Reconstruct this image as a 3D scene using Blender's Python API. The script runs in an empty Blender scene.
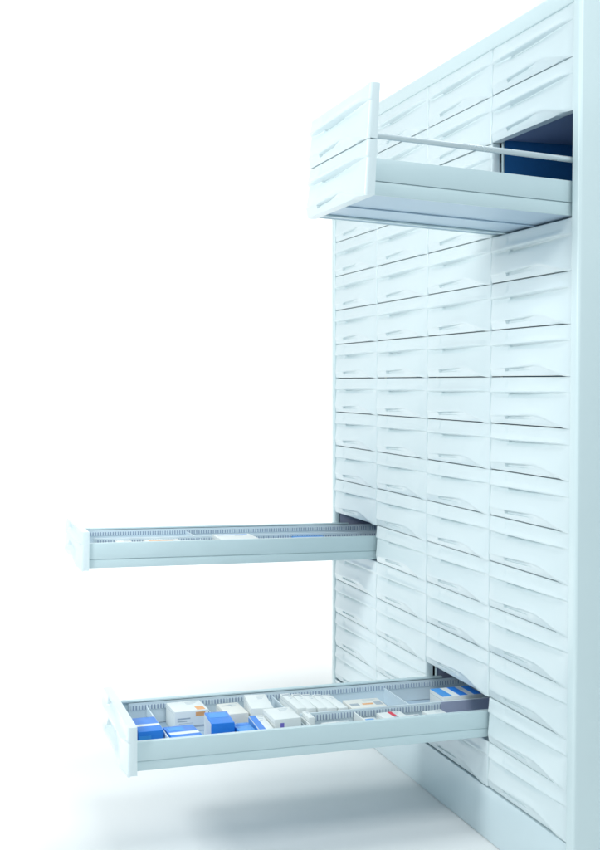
import bpy, bmesh, math, random
from mathutils import Vector, Matrix
random.seed(7)
S = 0.135            # one drawer row in metres
ZF = 17.2            # the floor lies this many rows below the top of the first row
W = 3.337            # width of one drawer column, in rows
C = bpy.context.scene.collection

# ------------------------------------------------------------------ materials
def lin(c): return tuple(c) + (1.0,)
def mat(name, col, rough=0.35, spec=0.5, coat=0.0, var=0.03, scale=9.0, metal=0.0, bump=0.0, bscale=60, trans=0.0):
    m = bpy.data.materials.new(name); m.use_nodes = True
    nt = m.node_tree; b = nt.nodes['Principled BSDF']
    tc = nt.nodes.new('ShaderNodeTexCoord')
    n = nt.nodes.new('ShaderNodeTexNoise'); n.inputs['Scale'].default_value = scale; n.inputs['Detail'].default_value = 4
    nt.links.new(tc.outputs['Object'], n.inputs['Vector'])
    r = nt.nodes.new('ShaderNodeValToRGB')
    lo = tuple(max(0, x*(1-var)) for x in col); hi = tuple(min(1, x*(1+var)) for x in col)
    r.color_ramp.elements[0].position = .3; r.color_ramp.elements[0].color = lin(lo)
    r.color_ramp.elements[1].position = .7; r.color_ramp.elements[1].color = lin(hi)
    nt.links.new(n.outputs['Fac'], r.inputs['Fac']); nt.links.new(r.outputs['Color'], b.inputs['Base Color'])
    mr = nt.nodes.new('ShaderNodeMapRange')
    mr.inputs['To Min'].default_value = max(0.02, rough*.85); mr.inputs['To Max'].default_value = min(1, rough*1.15)
    nt.links.new(n.outputs['Fac'], mr.inputs['Value']); nt.links.new(mr.outputs['Result'], b.inputs['Roughness'])
    b.inputs['Specular IOR Level'].default_value = spec
    b.inputs['Metallic'].default_value = metal
    b.inputs['Coat Weight'].default_value = coat
    b.inputs['Transmission Weight'].default_value = trans
    if bump:
        n2 = nt.nodes.new('ShaderNodeTexNoise'); n2.inputs['Scale'].default_value = bscale
        nt.links.new(tc.outputs['Object'], n2.inputs['Vector'])
        bp = nt.nodes.new('ShaderNodeBump'); bp.inputs['Strength'].default_value = bump; bp.inputs['Distance'].default_value = .002
        nt.links.new(n2.outputs['Fac'], bp.inputs['Height']); nt.links.new(bp.outputs['Normal'], b.inputs['Normal'])
    return m
M = {}
M['front'] = mat('white_plastic', (.78, .865, .885), .30, .5, .1, .010, 5)
M['body'] = mat('painted_steel', (.69, .81, .83), .36, .5, 0, .02, 4)
M['frame'] = mat('frame_lacquer', (.75, .86, .875), .3, .5, .1, .015, 4)
M['plinth'] = mat('plinth_lacquer', (.70, .81, .845), .10, .5, .3, .02, 3)
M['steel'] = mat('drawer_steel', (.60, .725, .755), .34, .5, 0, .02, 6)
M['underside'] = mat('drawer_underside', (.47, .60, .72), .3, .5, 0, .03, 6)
M['shell'] = mat('shaded_drawer_shell', (.20, .25, .40), .35, .5, 0, .05, 6)  # closed trays darkened in colour to stand for shade inside the openings
M['rail'] = mat('rail_metal', (.66, .74, .77), .28, .5, 0, .02, 10, metal=.3)
M['navy'] = mat('navy_interior_shade', (.04, .22, .56), .5, .3, 0, .08, 4)  # deep blue shade of the cabinet interior, put into the base colour
M['slotted'] = mat('slotted_plastic', (.68, .77, .82), .4, .5, 0, .02, 8)
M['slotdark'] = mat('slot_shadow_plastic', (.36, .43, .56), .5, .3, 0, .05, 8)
M['floor'] = mat('studio_paper', (.855, .85, .84), .9, .08, 0, .01, 1.5)
M['white'] = mat('white_card', (.83, .86, .85), .5, .4, 0, .02, 20)
M['cream'] = mat('cream_card', (.83, .82, .77), .5, .4, 0, .03, 20)
M['blue'] = mat('blue_card', (.02, .23, .78), .4, .5, 0, .05, 25)
M['sky'] = mat('light_blue_card', (.05, .33, .82), .4, .5, 0, .05, 25)
M['orange'] = mat('orange_print', (.85, .42, .18), .5, .4)
M['red'] = mat('red_print', (.72, .03, .07), .5, .4)
M['purple'] = mat('purple_print', (.22, .18, .62), .5, .4)
M['print'] = mat('faint_print', (.55, .61, .65), .5, .4)
M['grey'] = mat('grey_print', (.42, .47, .52), .5, .4)
M['lilac'] = mat('lilac_shade', (.42, .45, .60), .25, .5, .2, .03, 8)  # paler shade of some openings and a divider face, put into the colour

# ------------------------------------------------------------------ helpers
def V(x, y, z): return Vector((x*S, y*S, z*S))
def WP(x, y, z): return V(x, y, z + ZF)
def new_bm(): return bmesh.new()
def box(bm, x0, x1, y0, y1, z0, z1, mi=0, bev=0.0, seg=2):
    vs = [bm.verts.new(V(x, y, z)) for x in (x0, x1) for y in (y0, y1) for z in (z0, z1)]
    q = [(0,1,3,2),(4,6,7,5),(0,4,5,1),(2,3,7,6),(0,2,6,4),(1,5,7,3)]
    fs = []
    for f in q:
        fc = bm.faces.new([vs[i] for i in f]); fc.material_index = mi; fs.append(fc)
    if bev > 0:
        es = list({e for f in fs for e in f.edges})
        r = bmesh.ops.bevel(bm, geom=es, offset=bev*S, segments=seg, profile=.5, affect='EDGES', clamp_overlap=True)
        for f in r['faces']: f.material_index = mi
def rod(bm, p0, p1, r, n=16, mi=0):
    a, b = V(*p0), V(*p1); d = (b-a).normalized()
    u = d.orthogonal().normalized(); v = d.cross(u)
    rings = []
    for p in (a, b):
        rings.append([bm.verts.new(p + (u*math.cos(2*math.pi*i/n) + v*math.sin(2*math.pi*i/n))*r*S) for i in range(n)])
    for i in range(n):
        f = bm.faces.new((rings[0][i], rings[0][(i+1)%n], rings[1][(i+1)%n], rings[1][i])); f.material_index = mi
    bm.faces.new(rings[0][::-1]); bm.faces.new(rings[1])
def finish(name, bm, mats, parent=None, smooth=35, loc=None):
    bmesh.ops.recalc_face_normals(bm, faces=bm.faces)
    me = bpy.data.meshes.new(name); bm.to_mesh(me); bm.free()
    for m in (mats if isinstance(mats, (list, tuple)) else [mats]): me.materials.append(m)
    if smooth:
        me.shade_smooth(); me.set_sharp_from_angle(angle=math.radians(smooth))
    o = bpy.data.objects.new(name, me); C.objects.link(o)
    if parent is not None: o.parent = parent
    if loc is not None: o.location = loc
    return o
def ss(a, b, x):
    t = min(1, max(0, (x-a)/(b-a))); return t*t*(3-2*t)

# ------------------------------------------------------------------ drawer front: two overhanging lips with finger recesses
GAPZ, GAPX = .010, .009
SL = sorted(set([0, .004, .012, .022, .035, .05, .075, .10, .13, .16, .19, .21, .222, .230, .24] +
                [round(.26+.02*i, 3) for i in range(16)] + [.585, .592, .60, .61] + [round(.63+.02*i, 3) for i in range(16)] +
                [.94, .95, .96, .968, .976, .984, .990, .996, 1.0]))
BASE = .06
THICK = .18
def front_profile(s, bold=0.0):
    """cross-section of a drawer front at the fraction s of its width; bold deepens the two finger cups"""
    r0 = 0 if s < .226 else 1 - ss(.30, .85, s)
    r1 = r0*(.22 + .78*bold)                                             # finger cups open at the top
    ru = .5*ss(0, .1, s) if s < .226 else .22 + .78*(1 - ss(.3, .95, s))     # hollow under the upper lip
    r2 = 0 if s < .226 else 1 - ss(.40, .63, s)                          # grip slot under the lower lip
    c = .175 + .055*ss(0, .75, s)
    c = c*(1-ss(.58, .985, s)) + .03*ss(.58, .985, s)
    e = (1 - .85*ss(.86, .985, s)) * (.5 + .5*ss(0, .15, s)) * (.84 + .16*bold)
    a = .02*ss(.1, .95, s)
    g = .035*bold
    P = [(-.10, 1-GAPZ), (.045, 1-GAPZ), (.060, .968), (.068-.03*r1, .935), (.077-.08*r1, .88), (.089-.08*r1, .82), (.104+g*.5-.05*r1, .77),
         (.120+g, .735+a), (.129+g, .71+a), (.132+g, .696+a), (.129+g, .683+a), (.112+g*.5-.01*ru, .672+a), (.086-.03*ru, .664+a),
         (.064-.10*ru, .658+a), (.056-.10*ru, .636+a), (.057-.06*ru, .602+a), (.060-.018*ru, .570+a), (.064, .53), (.073-.02*r1*bold, .47), (.085-.07*r1*bold, .41), (.099-.08*r1*bold, .345),
         (.114+g*.6-.03*r1*bold, c+.10), (.126+g, c+.055), (.133+g, c+.026), (.131+g, c+.004), (.120+g-.01*r2, c-.010),
         (.114+g*.6-.08*r2, c-.014), (.106+g*.3-.075*r2, c-.036), (.099-.06*r2, c*.66), (.094-.01*r2, c*.60), (.074, c*.24+.008), (.052, GAPZ+.004), (-.10, GAPZ)]
    out = []
    for o, z in P:
        if o > -.09: o = BASE + (o-BASE)*(e if o > BASE else min(1, 2*e))
        if o > -.09:
            k = min(s, 1-s)*W                      # rounded vertical edges
            if k < .05: o -= (.05 - math.sqrt(max(0, .05**2-(.05-k)**2)))
        out.append((o, z))
    out[0] = (None, out[0][1]); out[-1] = (None, out[-1][1])
    return out
def add_front(bm, x0, z0, yback, mi=0, bold=0.0):
    """yback: y of the rear face of the panel (nominal face plane 0.06 in front of y=0 when yback=.10-.0)"""
    y0 = yback - THICK
    cols = []
    for s in SL:
        x = x0 + GAPX + s*(W-2*GAPX)
        cols.append([bm.verts.new(V(x, y0-(o-BASE) if o is not None else yback, z0+z)) for o, z in front_profile(s, bold)])
    n = len(cols[0])
    for a, b in zip(cols, cols[1:]):
        for i in range(n):
            j = (i+1) % n
            f = bm.faces.new((a[i], b[i], b[j], a[j])); f.material_index = mi
    bm.faces.new(cols[0]).material_index = mi
    bm.faces.new(cols[-1][::-1]).material_index = mi

# ------------------------------------------------------------------ setting
def backdrop():
    bm = new_bm()
    prof = [(7.0, 0.0), (2, 0), (-2, 0), (-4.5, 0)]
    R0 = 2.2
    for i in range(1, 13):
        t = math.radians(90*i/12); prof.append((-4.5 - R0*math.sin(t), R0 - R0*math.cos(t)))
    prof.append((-6.7, 7.5))
    ys = [-9, -5, -2, 0, 2, 5, 8.5]
    rows = [[bm.verts.new((x, y, z)) for y in ys] for x, z in prof]
    for a, b in zip(rows, rows[1:]):
        for i in range(len(ys)-1): bm.faces.new((a[i], a[i+1], b[i+1], b[i]))
    o = finish('backdrop', bm, M['floor'], smooth=60)
    for f in o.data.polygons: pass
    o['kind'] = 'structure'
backdrop()

# ------------------------------------------------------------------ cabinet
cab = bpy.data.objects.new('drawer_cabinet', None); C.objects.link(cab)
cab.location = (0, 0, 0)
cab['label'] = 'tall white pharmacy drawer cabinet, four columns of wide drawers, three pulled out, on white floor'
cab['category'] = 'cabinet'
XL, XR = -4*W-.24, .32
DEPTH = 8.3
CH = ZF     # local z offset, so that parts use rows measured from the floor
def zz(z): return z + ZF
bm = new_bm(); box(bm, XR-.16, XR, 1.205, DEPTH, .0, zz(.33)-.004, bev=.01); finish('side_panel', bm, M['body'], cab)
bm = new_bm(); box(bm, XL, XL+.16, .16, DEPTH, .0, zz(.33)-.004, bev=.01); finish('side_panel', bm, M['body'], cab)
bm = new_bm(); box(bm, .02, XR, -.07, 1.2, .0, zz(.33), bev=.07, seg=5); finish('stile', bm, M['frame'], cab)
bm = new_bm(); box(bm, XL-.005, -4*W-.012, -.03, .155, .0, zz(.33), bev=.05, seg=4); finish('stile', bm, M['frame'], cab)
bm = new_bm(); box(bm, -4*W-.008, .016, -.035, .155, zz(-.007), zz(.325), bev=.03, seg=3); finish('top_rail', bm, M['frame'], cab)
bm = new_bm(); box(bm, XL+.165, XR-.165, .16, DEPTH-.1, zz(.14), zz(.32), bev=0); finish('top_panel', bm, [M['navy']], cab)
bm = new_bm(); box(bm, XL+.165, XR-.165, DEPTH-.095, DEPTH-.03, .1, zz(.31)); finish('back_panel', bm, M['navy'], cab)
bm = new_bm(); box(bm, -4*W-.008, .016, -.02, .1, .01, zz(-16.03), bev=.012); finish('plinth', bm, M['plinth'], cab)
bm = new_bm(); box(bm, XL+.165, XR-.165, .105, DEPTH-.1, .06, zz(-16.06)); finish('floor_panel', bm, M['navy'], cab)
# upright partitions between the columns and the runners' uprights just behind the fronts
for k in (1, 2, 3):
    bm = new_bm()
    box(bm, -k*W-.035, -k*W+.035, .28, DEPTH-.1, zz(-16.05), zz(.135), mi=1)
    box(bm, -k*W-.05, -k*W+.05, .24, .275, zz(-16.05), zz(.135), mi=0, bev=.01)
    box(bm, -k*W-.065, -k*W-.040, .30, .46, zz(-16.05), zz(.135), mi=0)
    for zs in range(16):        # fixing screws of the runner uprights
        box(bm, -k*W-.039, -k*W-.034, .36, .40, zz(-zs-.62), zz(-zs-.58), mi=1)
    finish('partition', bm, [M['body'], M['lilac'] if k == 2 else M['navy']], cab, smooth=30)  # interior shade by colour: lighter lilac for one partition, navy for the others
for side, x in ((0, -4*W-.075), (1, .0)):
    bm = new_bm()
    box(bm, x+.02, x+.06, .17, DEPTH-.1, zz(-16.05), zz(.135), mi=1)
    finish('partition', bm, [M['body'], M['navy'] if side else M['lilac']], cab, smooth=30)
# runners seen in the openings
def runner(x, z):
    bm = new_bm(); box(bm, x-.02, x+.02, .5, DEPTH-.3, zz(z), zz(z+.12), bev=.008); finish('runner', bm, M['rail'], cab)
for x, z in ((-W+.06, -3.75), (-.06, -3.75), (-4*W+.07, -11.75), (-3*W-.06, -11.75), (-2*W+.06, -14.75), (-W-.06, -14.75)):
    runner(x, z)

# closed drawers: one prototype, copied
def closed_drawer():
    bm = new_bm()
    add_front(bm, 0, 0, THICK)
    # tray behind the front
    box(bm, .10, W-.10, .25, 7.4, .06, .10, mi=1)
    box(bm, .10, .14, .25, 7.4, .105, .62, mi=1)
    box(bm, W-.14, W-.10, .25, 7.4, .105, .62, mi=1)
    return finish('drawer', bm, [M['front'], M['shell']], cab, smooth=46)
OPEN = {(0, 2), (0, 3), (3, 11), (1, 14)}
proto = None
for r in range(16):
    for c in range(4):
        if (c, r) in OPEN: continue
        if proto is None: o = proto = closed_drawer()
        else:
            o = proto.copy(); C.objects.link(o); o.parent = cab
        o.location = V(-(c+1)*W, 0, zz(-(r+1))) + Vector((0, random.uniform(-.0010, .0010), 0))
        o.rotation_euler = (0, 0, random.uniform(-.0012, .0012))

# open drawers
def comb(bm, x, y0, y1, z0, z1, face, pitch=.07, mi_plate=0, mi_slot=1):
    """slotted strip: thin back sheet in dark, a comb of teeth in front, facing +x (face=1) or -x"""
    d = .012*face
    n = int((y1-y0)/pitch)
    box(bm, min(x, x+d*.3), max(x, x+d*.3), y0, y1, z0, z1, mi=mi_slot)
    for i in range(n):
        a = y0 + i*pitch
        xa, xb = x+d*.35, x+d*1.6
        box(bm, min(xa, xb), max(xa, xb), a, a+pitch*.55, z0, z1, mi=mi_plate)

def side_wall(bm, xo, sgn, L, h, zb, groove, thick=.09, slots=True):
    """a drawer side: outer face at xo, sgn=+1 for the side facing +x"""
    xi = xo - sgn*thick
    a, b = min(xo, xi), max(xo, xi)
    zg = zb + h*groove
    # upper profile (stands proud), lower profile set back
    box(bm, a, b, -L, .35, zg+.012, zb+h, mi=0, bev=.012)
    lo = xo - sgn*.022
    box(bm, min(lo, xi), max(lo, xi), -L, 1.6, zb, zg+.008, mi=0, bev=.008)
    # turned-in flange along the top
    xf = xi - sgn*.05
    box(bm, min(xi-sgn*.001, xf), max(xi-sgn*.001, xf), -L+.02, .34, zb+h-.035, zb+h-.006, mi=0)

def open_drawer(col, L, tilt, zb, ztop, fronts, z_origin, groove, label, slots=True):
    """origin at the plane of the fronts, on the column's left edge; zb, ztop and fronts measured from z_origin"""
    loc = V(-(col+1)*W, 0, zz(z_origin))
    h = ztop - zb
    bm = new_bm()
    x0, x1 = .06, W-.06
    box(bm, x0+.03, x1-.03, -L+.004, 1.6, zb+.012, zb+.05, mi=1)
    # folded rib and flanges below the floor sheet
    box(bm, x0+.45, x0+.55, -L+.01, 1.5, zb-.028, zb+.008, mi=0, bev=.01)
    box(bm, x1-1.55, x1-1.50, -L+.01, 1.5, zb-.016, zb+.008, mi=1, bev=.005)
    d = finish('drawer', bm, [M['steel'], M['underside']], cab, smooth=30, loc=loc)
    d['label'] = label
    d.rotation_euler = (-tilt, 0, 0)
    for xo, sg in ((x1, 1), (x0, -1)):
        bm = new_bm(); side_wall(bm, xo, sg, L, h, zb, groove); finish('side_wall', bm, M['steel'], d, smooth=30)
    for z in fronts:
        bm = new_bm(); add_front(bm, 0, z, -L, bold=1.0 if slots else .25); finish('front_panel', bm, M['front'], d, smooth=46)
    # inner back sheet of the front
    bm = new_bm(); box(bm, x0+.1, x1-.1, -L+.003, -L+.03, zb+.06, ztop-.02); finish('front_lining', bm, M['steel'], d, smooth=0)
    bm = new_bm(); box(bm, x0+.1, x1-.1, 1.45, 1.5, zb+.06, ztop-.02); finish('rear_wall', bm, M['steel'], d, smooth=0)
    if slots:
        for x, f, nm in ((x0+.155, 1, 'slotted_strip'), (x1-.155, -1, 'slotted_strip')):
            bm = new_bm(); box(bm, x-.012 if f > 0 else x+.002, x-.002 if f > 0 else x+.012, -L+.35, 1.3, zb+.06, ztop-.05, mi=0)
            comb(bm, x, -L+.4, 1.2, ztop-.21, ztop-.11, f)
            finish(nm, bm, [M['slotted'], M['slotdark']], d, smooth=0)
    return d

LT, LM, LB = 4.013, 7.765, 7.747
top = open_drawer(0, LT, .050, .03, .68, (0.0, 1.0), -4.0, .36,
                  'half open upper drawer with a double height front and side rail', slots=False)
for x in (W-.10,):
    bm = new_bm(); rod(bm, (x, -LT+.01, 1.08), (x, .6, 1.08), .055, 18)
    finish('gallery_rail', bm, M['rail'], top, smooth=40)
mid = open_drawer(3, LM, .018, .06, .70, (0.0,), -12.0, .34,
                  'long narrow drawer pulled fully out halfway down the far column')
bot = open_drawer(1, LB, .007, .08, .67, (0.0,), -15.0, .32,
                  'long lower drawer pulled fully out and filled with medicine boxes')
# small label holder on the lower drawer's front
bm = new_bm(); box(bm, .42*W, .56*W, -LB-.195, -LB-.165, .49, .57, bev=.01); finish('label_holder', bm, M['slotted'], bot)

# lengthwise and cross dividers of the lower drawer (local x from the column's left edge)
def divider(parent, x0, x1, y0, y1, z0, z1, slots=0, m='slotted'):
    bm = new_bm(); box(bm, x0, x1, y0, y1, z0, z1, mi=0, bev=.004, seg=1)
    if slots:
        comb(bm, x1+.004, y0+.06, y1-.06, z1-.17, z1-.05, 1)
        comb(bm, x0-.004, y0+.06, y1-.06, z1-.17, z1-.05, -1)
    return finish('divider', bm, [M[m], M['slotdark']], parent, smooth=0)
xm = 2*W - 4.45
divider(bot, xm-.02, xm+.02, -4.0, 1.3, .14, .65, slots=1)
for y in (-6.98, -4.02): divider(bot, .18, W-.18, y-.015, y+.015, .14, .52)
for y in (-3.98, -2.75): divider(bot, xm+.04, W-.18, y-.015, y+.015, .14, .60, m='white')
for y in (-5.7, -3.0, -1.2): divider(bot, .18, xm-.04, y-.015, y+.015, .14, .50)
divider(bot, xm+.05, xm+.07, -.66, .9, .14, .655, m='lilac')  # added lilac sheet: shaded face of the lengthwise divider, painted by colour
xm2 = 1.9
divider(mid, xm2-.02, xm2+.02, -LM+.3, 1.2, .12, .64, slots=1)
for y in (-4.6,): divider(mid, .18, W-.18, y-.015, y+.015, .12, .56)

# ------------------------------------------------------------------ medicine boxes (each a thing of its own)
def tilt_pt(drawer_tilt, x, y, z, z_origin):
    # point given in rows in the world, with z above z_origin, carried along with the drawer's slight tilt
    return Vector((x*S, y*S, (z + z_origin + ZF - y*drawer_tilt)*S))
GROUP = 'medicine boxes in the lower drawer'
def med(label, x0, x1, y0, y1, h, base='white', marks=(), rot=0.0, zbase=.132, zo=-15.0, tilt=.007, group=GROUP, name='medicine_box', cat='box'):
    """marks: (face, a0, a1, b0, b1, material) with face in top/near/front; a,b as fractions"""
    lx, ly = x1-x0, y1-y0
    mats = [M[base]]; 
    bm = new_bm(); box(bm, -lx/2, lx/2, -ly/2, ly/2, 0, h, bev=.012, seg=2)
    e = .0035
    for f, a0, a1, b0, b1, mm in marks:
        if M[mm] not in mats: mats.append(M[mm])
        k = mats.index(M[mm])
        if f == 'top':    # a along y, b along x
            box(bm, -lx/2+b0*lx, -lx/2+b1*lx, -ly/2+a0*ly, -ly/2+a1*ly, h-.004, h+e, mi=k)
        elif f == 'near':  # facing +x; a along y, b along z
            box(bm, lx/2-.004, lx/2+e, -ly/2+a0*ly, -ly/2+a1*ly, b0*h, b1*h, mi=k)
        elif f == 'front':  # facing -y; a along x, b along z
            box(bm, -lx/2+a0*lx, -lx/2+a1*lx, -ly/2-e, -ly/2+.004, b0*h, b1*h, mi=k)
    if base in ('white', 'cream') and h > .35:      # faint lines of small print and the seam of the tuck flap
        k = len(mats); mats.append(M['print'])
        for i in range(3):
            a0 = .12 + .05*i
            box(bm, lx/2-.004, lx/2+e*.8, -ly/2+a0*ly, -ly/2+(a0+.42-.09*i)*ly, (.40-.09*i)*h, (.43-.09*i)*h, mi=k)
            box(bm, -lx/2+(.12+.1*i)*lx, -lx/2+(.15+.1*i)*lx, -ly/2+.52*ly, -ly/2+(.9-.08*i)*ly, h-.004, h+e*.8, mi=k)
        box(bm, -lx/2+.04*lx, lx/2-.04*lx, -ly/2-e*.6, -ly/2+.004, .84*h, .855*h, mi=k)
    o = finish(name, bm, mats, smooth=30)
    o.location = tilt_pt(tilt, (x0+x1)/2, (y0+y1)/2, zbase, zo)
    o.rotation_euler = (-tilt, 0, rot)
    o['label'] = label; o['category'] = cat; o['group'] = group
    return o
T = [('top', .02, .98, .42, .56, 'white')]
med('bright blue box with a white band, against the inside of the drawer front', -5.35, -4.30, -7.55, -7.02, .47, 'blue',
    [('top', .02, .98, .50, .64, 'white'), ('near', .04, .5, .55, .8, 'sky')])
med('flat blue box with a white band lying second from the drawer front', -4.75, -3.62, -6.93, -6.28, .40, 'blue',
    [('top', .02, .98, .40, .55, 'white'), ('top', .08, .6, .08, .3, 'sky')], rot=.05)
med('tall blue box with a white end, behind the flat blue boxes', -5.0, -4.12, -6.02, -5.52, .56, 'blue',
    [('front', .03, .97, .03, .97, 'white'), ('top', .1, .9, .1, .5, 'sky')], rot=-.06)
med('plain light blue box lying low right of the tall blue box', -4.5, -3.60, -5.5, -5.14, .42, 'sky', [('top', .1, .9, .1, .25, 'blue')], rot=.03)
med('half blue, half white box leaning beside the big white box', -4.75, -3.62, -5.10, -4.78, .48, 'white',
    [('top', .02, .45, .02, .98, 'blue'), ('front', .02, .98, .05, .95, 'sky')], rot=-.05)
med('big white box with a small purple emblem on its side', -4.85, -3.98, -4.72, -4.12, .58, 'white',
    [('near', .22, .36, .45, .85, 'purple'), ('near', .02, .16, .5, .62, 'grey')], rot=.02)
med('white box with orange print at the back of the drawer', -6.35, -5.55, -6.55, -5.78, .47, 'white',
    [('near', .62, .9, .72, .92, 'orange'), ('near', .08, .46, .62, .68, 'grey'), ('near', .08, .36, .5, .55, 'grey'), ('near', .3, .9, .2, .3, 'grey'), ('top', .68, .92, .62, .95, 'orange')], rot=.04)
med('low cream box between the orange printed box and the tall white box', -6.1, -5.2, -5.45, -4.95, .42, 'cream', [('top', .15, .6, .2, .27, 'grey')], rot=.03)
med('tall plain white box standing highest at the back of the drawer', -6.2, -5.05, -4.85, -4.35, .54, 'white', [('near', .1, .9, .08, .14, 'grey')], rot=-.12)
med('narrow white box standing between the big white box and the divider', -4.5, -4.0, -4.0+.06, -3.80, .55, 'white', [('near', .2, .8, .1, .2, 'grey')])
stack = ['leftmost of the row of five thin white boxes at the back', 'second from the left of the five thin white boxes at the back',
         'middle one of the row of five thin white boxes at the back', 'fourth from the left of the five thin white boxes at the back',
         'rightmost of the row of five thin white boxes at the back']
for i in range(5):
    y = -3.98 + i*.235
    if y < -3.02 < y+.22: pass
    med(stack[i], -6.0+.05*i, -4.72+.02*i, y+.005, y+.225, .56-.012*i, 'white', [('top', .1, .9, .06, .12, 'grey'), ('near', .2, .8, .7, .78, 'grey')], rot=.02*(-1)**i)
med('low white box lying between the two white cross dividers', -4.2, -3.6, -3.6, -2.95, .36, 'white', [('top', .1, .6, .2, .3, 'grey')], rot=.04)
med('small plain white box lying right of the second white cross divider', -4.2, -3.60, -2.68, -2.36, .38, 'white', [('top', .2, .8, .2, .3, 'sky')])
med('white box with a red and grey stripe on top', -4.25, -3.58, -2.28, -1.72, .45, 'white',
    [('top', .45, .62, .03, .55, 'red'), ('top', .45, .62, .56, .97, 'grey')], rot=.03)
med('thin cream pack with dark print behind the slotted divider', -5.6, -4.9, -2.6, -1.75, .40, 'cream',
    [('top', .06, .3, .5, .75, 'grey'), ('top', .4, .7, .55, .7, 'orange'), ('top', .75, .95, .45, .8, 'grey')], rot=-.03)
med('low white box with print lying left of the last white box', -4.2, -3.6, -1.62, -1.30, .36, 'white', [('top', .1, .4, .2, .7, 'grey'), ('top', .6, .9, .1, .6, 'grey')])
med('last plain white box before the lilac divider', -4.2, -3.58, -1.2, -.74, .42, 'white', [('top', .1, .9, .8, .88, 'grey')], rot=.04)
med('white box with three blue stripes at the cabinet end of the drawer', -5.25, -4.50, -.55, .45, .60, 'white',
    [('top', .0, .24, .02, .98, 'sky'), ('top', .42, .62, .02, .98, 'blue'), ('top', .78, .97, .02, .98, 'blue'), ('near', .05, .95, .1, .6, 'sky')])
# the few packs visible in the middle drawer
G2 = 'packs in the middle drawer'
kw = dict(zo=-12.0, tilt=.018, group=G2, zbase=.115)
med('flat cream pack in the middle drawer, nearest its front', -11.5, -10.3, -6.9, -6.5, .46, 'cream', [('top', .1, .8, .4, .6, 'sky')], **kw)
med('pale cream box with an orange line in the middle drawer', -11.5, -10.4, -6.15, -5.2, .47, 'cream', [('top', .1, .8, .3, .4, 'orange')], **kw)
med('white box near the middle of the middle drawer', -11.5, -10.3, -4.25, -3.2, .55, 'white', [('top', .1, .9, .1, .2, 'sky')], **kw)
med('light blue pack near the cabinet end of the middle drawer', -11.4, -10.3, -2.0, -1.1, .46, 'sky', [('top', .1, .9, .3, .5, 'white')], **kw)

# ------------------------------------------------------------------ light
def area(name, loc, target, size, power, col, sizey=None, spread=180):
    l = bpy.data.lights.new(name, 'AREA'); l.energy = power; l.color = col; l.size = size
    if sizey: l.shape = 'RECTANGLE'; l.size_y = sizey
    l.spread = math.radians(spread)
    o = bpy.data.objects.new(name, l); C.objects.link(o); o.location = loc
    o.rotation_euler = (Vector(target)-Vector(loc)).to_track_quat('-Z', 'Y').to_euler()
    return o
area('key_softbox', (-.3, -3.1, 2.5), (-.9, 0, .95), .8, 50, (.96, 1, 1))
area('backdrop_light', (-3.6, 1.6, 7.4), (-6.9, 1.2, 2.6), 2.0, 330, (1, .965, .945), 9, 120)
area('floor_softbox', (-2.9, -3.1, 2.7), (-2.9, -3.0, 0), 1.0, 44, (1, .99, .98), 1.8, 104)
area('fill_softbox', (2.7, -.7, 4.7), (-.8, -.6, .3), 1.7, 104, (.97, 1, 1))
w = bpy.data.worlds.new('World'); bpy.context.scene.world = w; w.use_nodes = True
bg = w.node_tree.nodes['Background']; bg.inputs['Color'].default_value = (.645, .885, 1, 1); bg.inputs['Strength'].default_value = .42

# ------------------------------------------------------------------ camera (fitted to the photograph)
yaw, pitch, roll = .32015, -.04726, -.00102
f = 1174.16; cx, cy = 309.65, 437.15
fwd = Vector((-math.cos(yaw), math.sin(yaw), 0)); right = Vector((math.sin(yaw), math.cos(yaw), 0)); up = Vector((0, 0, 1))
f2 = fwd*math.cos(pitch) + up*math.sin(pitch); u2 = up*math.cos(pitch) - fwd*math.sin(pitch)
r3 = right*math.cos(roll) + u2*math.sin(roll); u3 = u2*math.cos(roll) - right*math.sin(roll)
cam = bpy.data.cameras.new('Camera'); co = bpy.data.objects.new('Camera', cam); C.objects.link(co)
m = Matrix((r3, u3, -f2)).transposed().to_4x4(); m.translation = WP(19.5874, -11.7292, -7.0982)
co.matrix_world = m
cam.sensor_fit = 'VERTICAL'; cam.sensor_height = 36; cam.sensor_width = 36*600/850
cam.lens = f/850*36
cam.shift_x = -(cx-300)/850; cam.shift_y = (cy-425)/850
cam.clip_start = .05; cam.clip_end = 200
sc = bpy.context.scene; sc.camera = co
sc.view_settings.view_transform = 'Standard'; sc.view_settings.look = 'None'
sc.view_settings.exposure = 0; sc.view_settings.gamma = 1
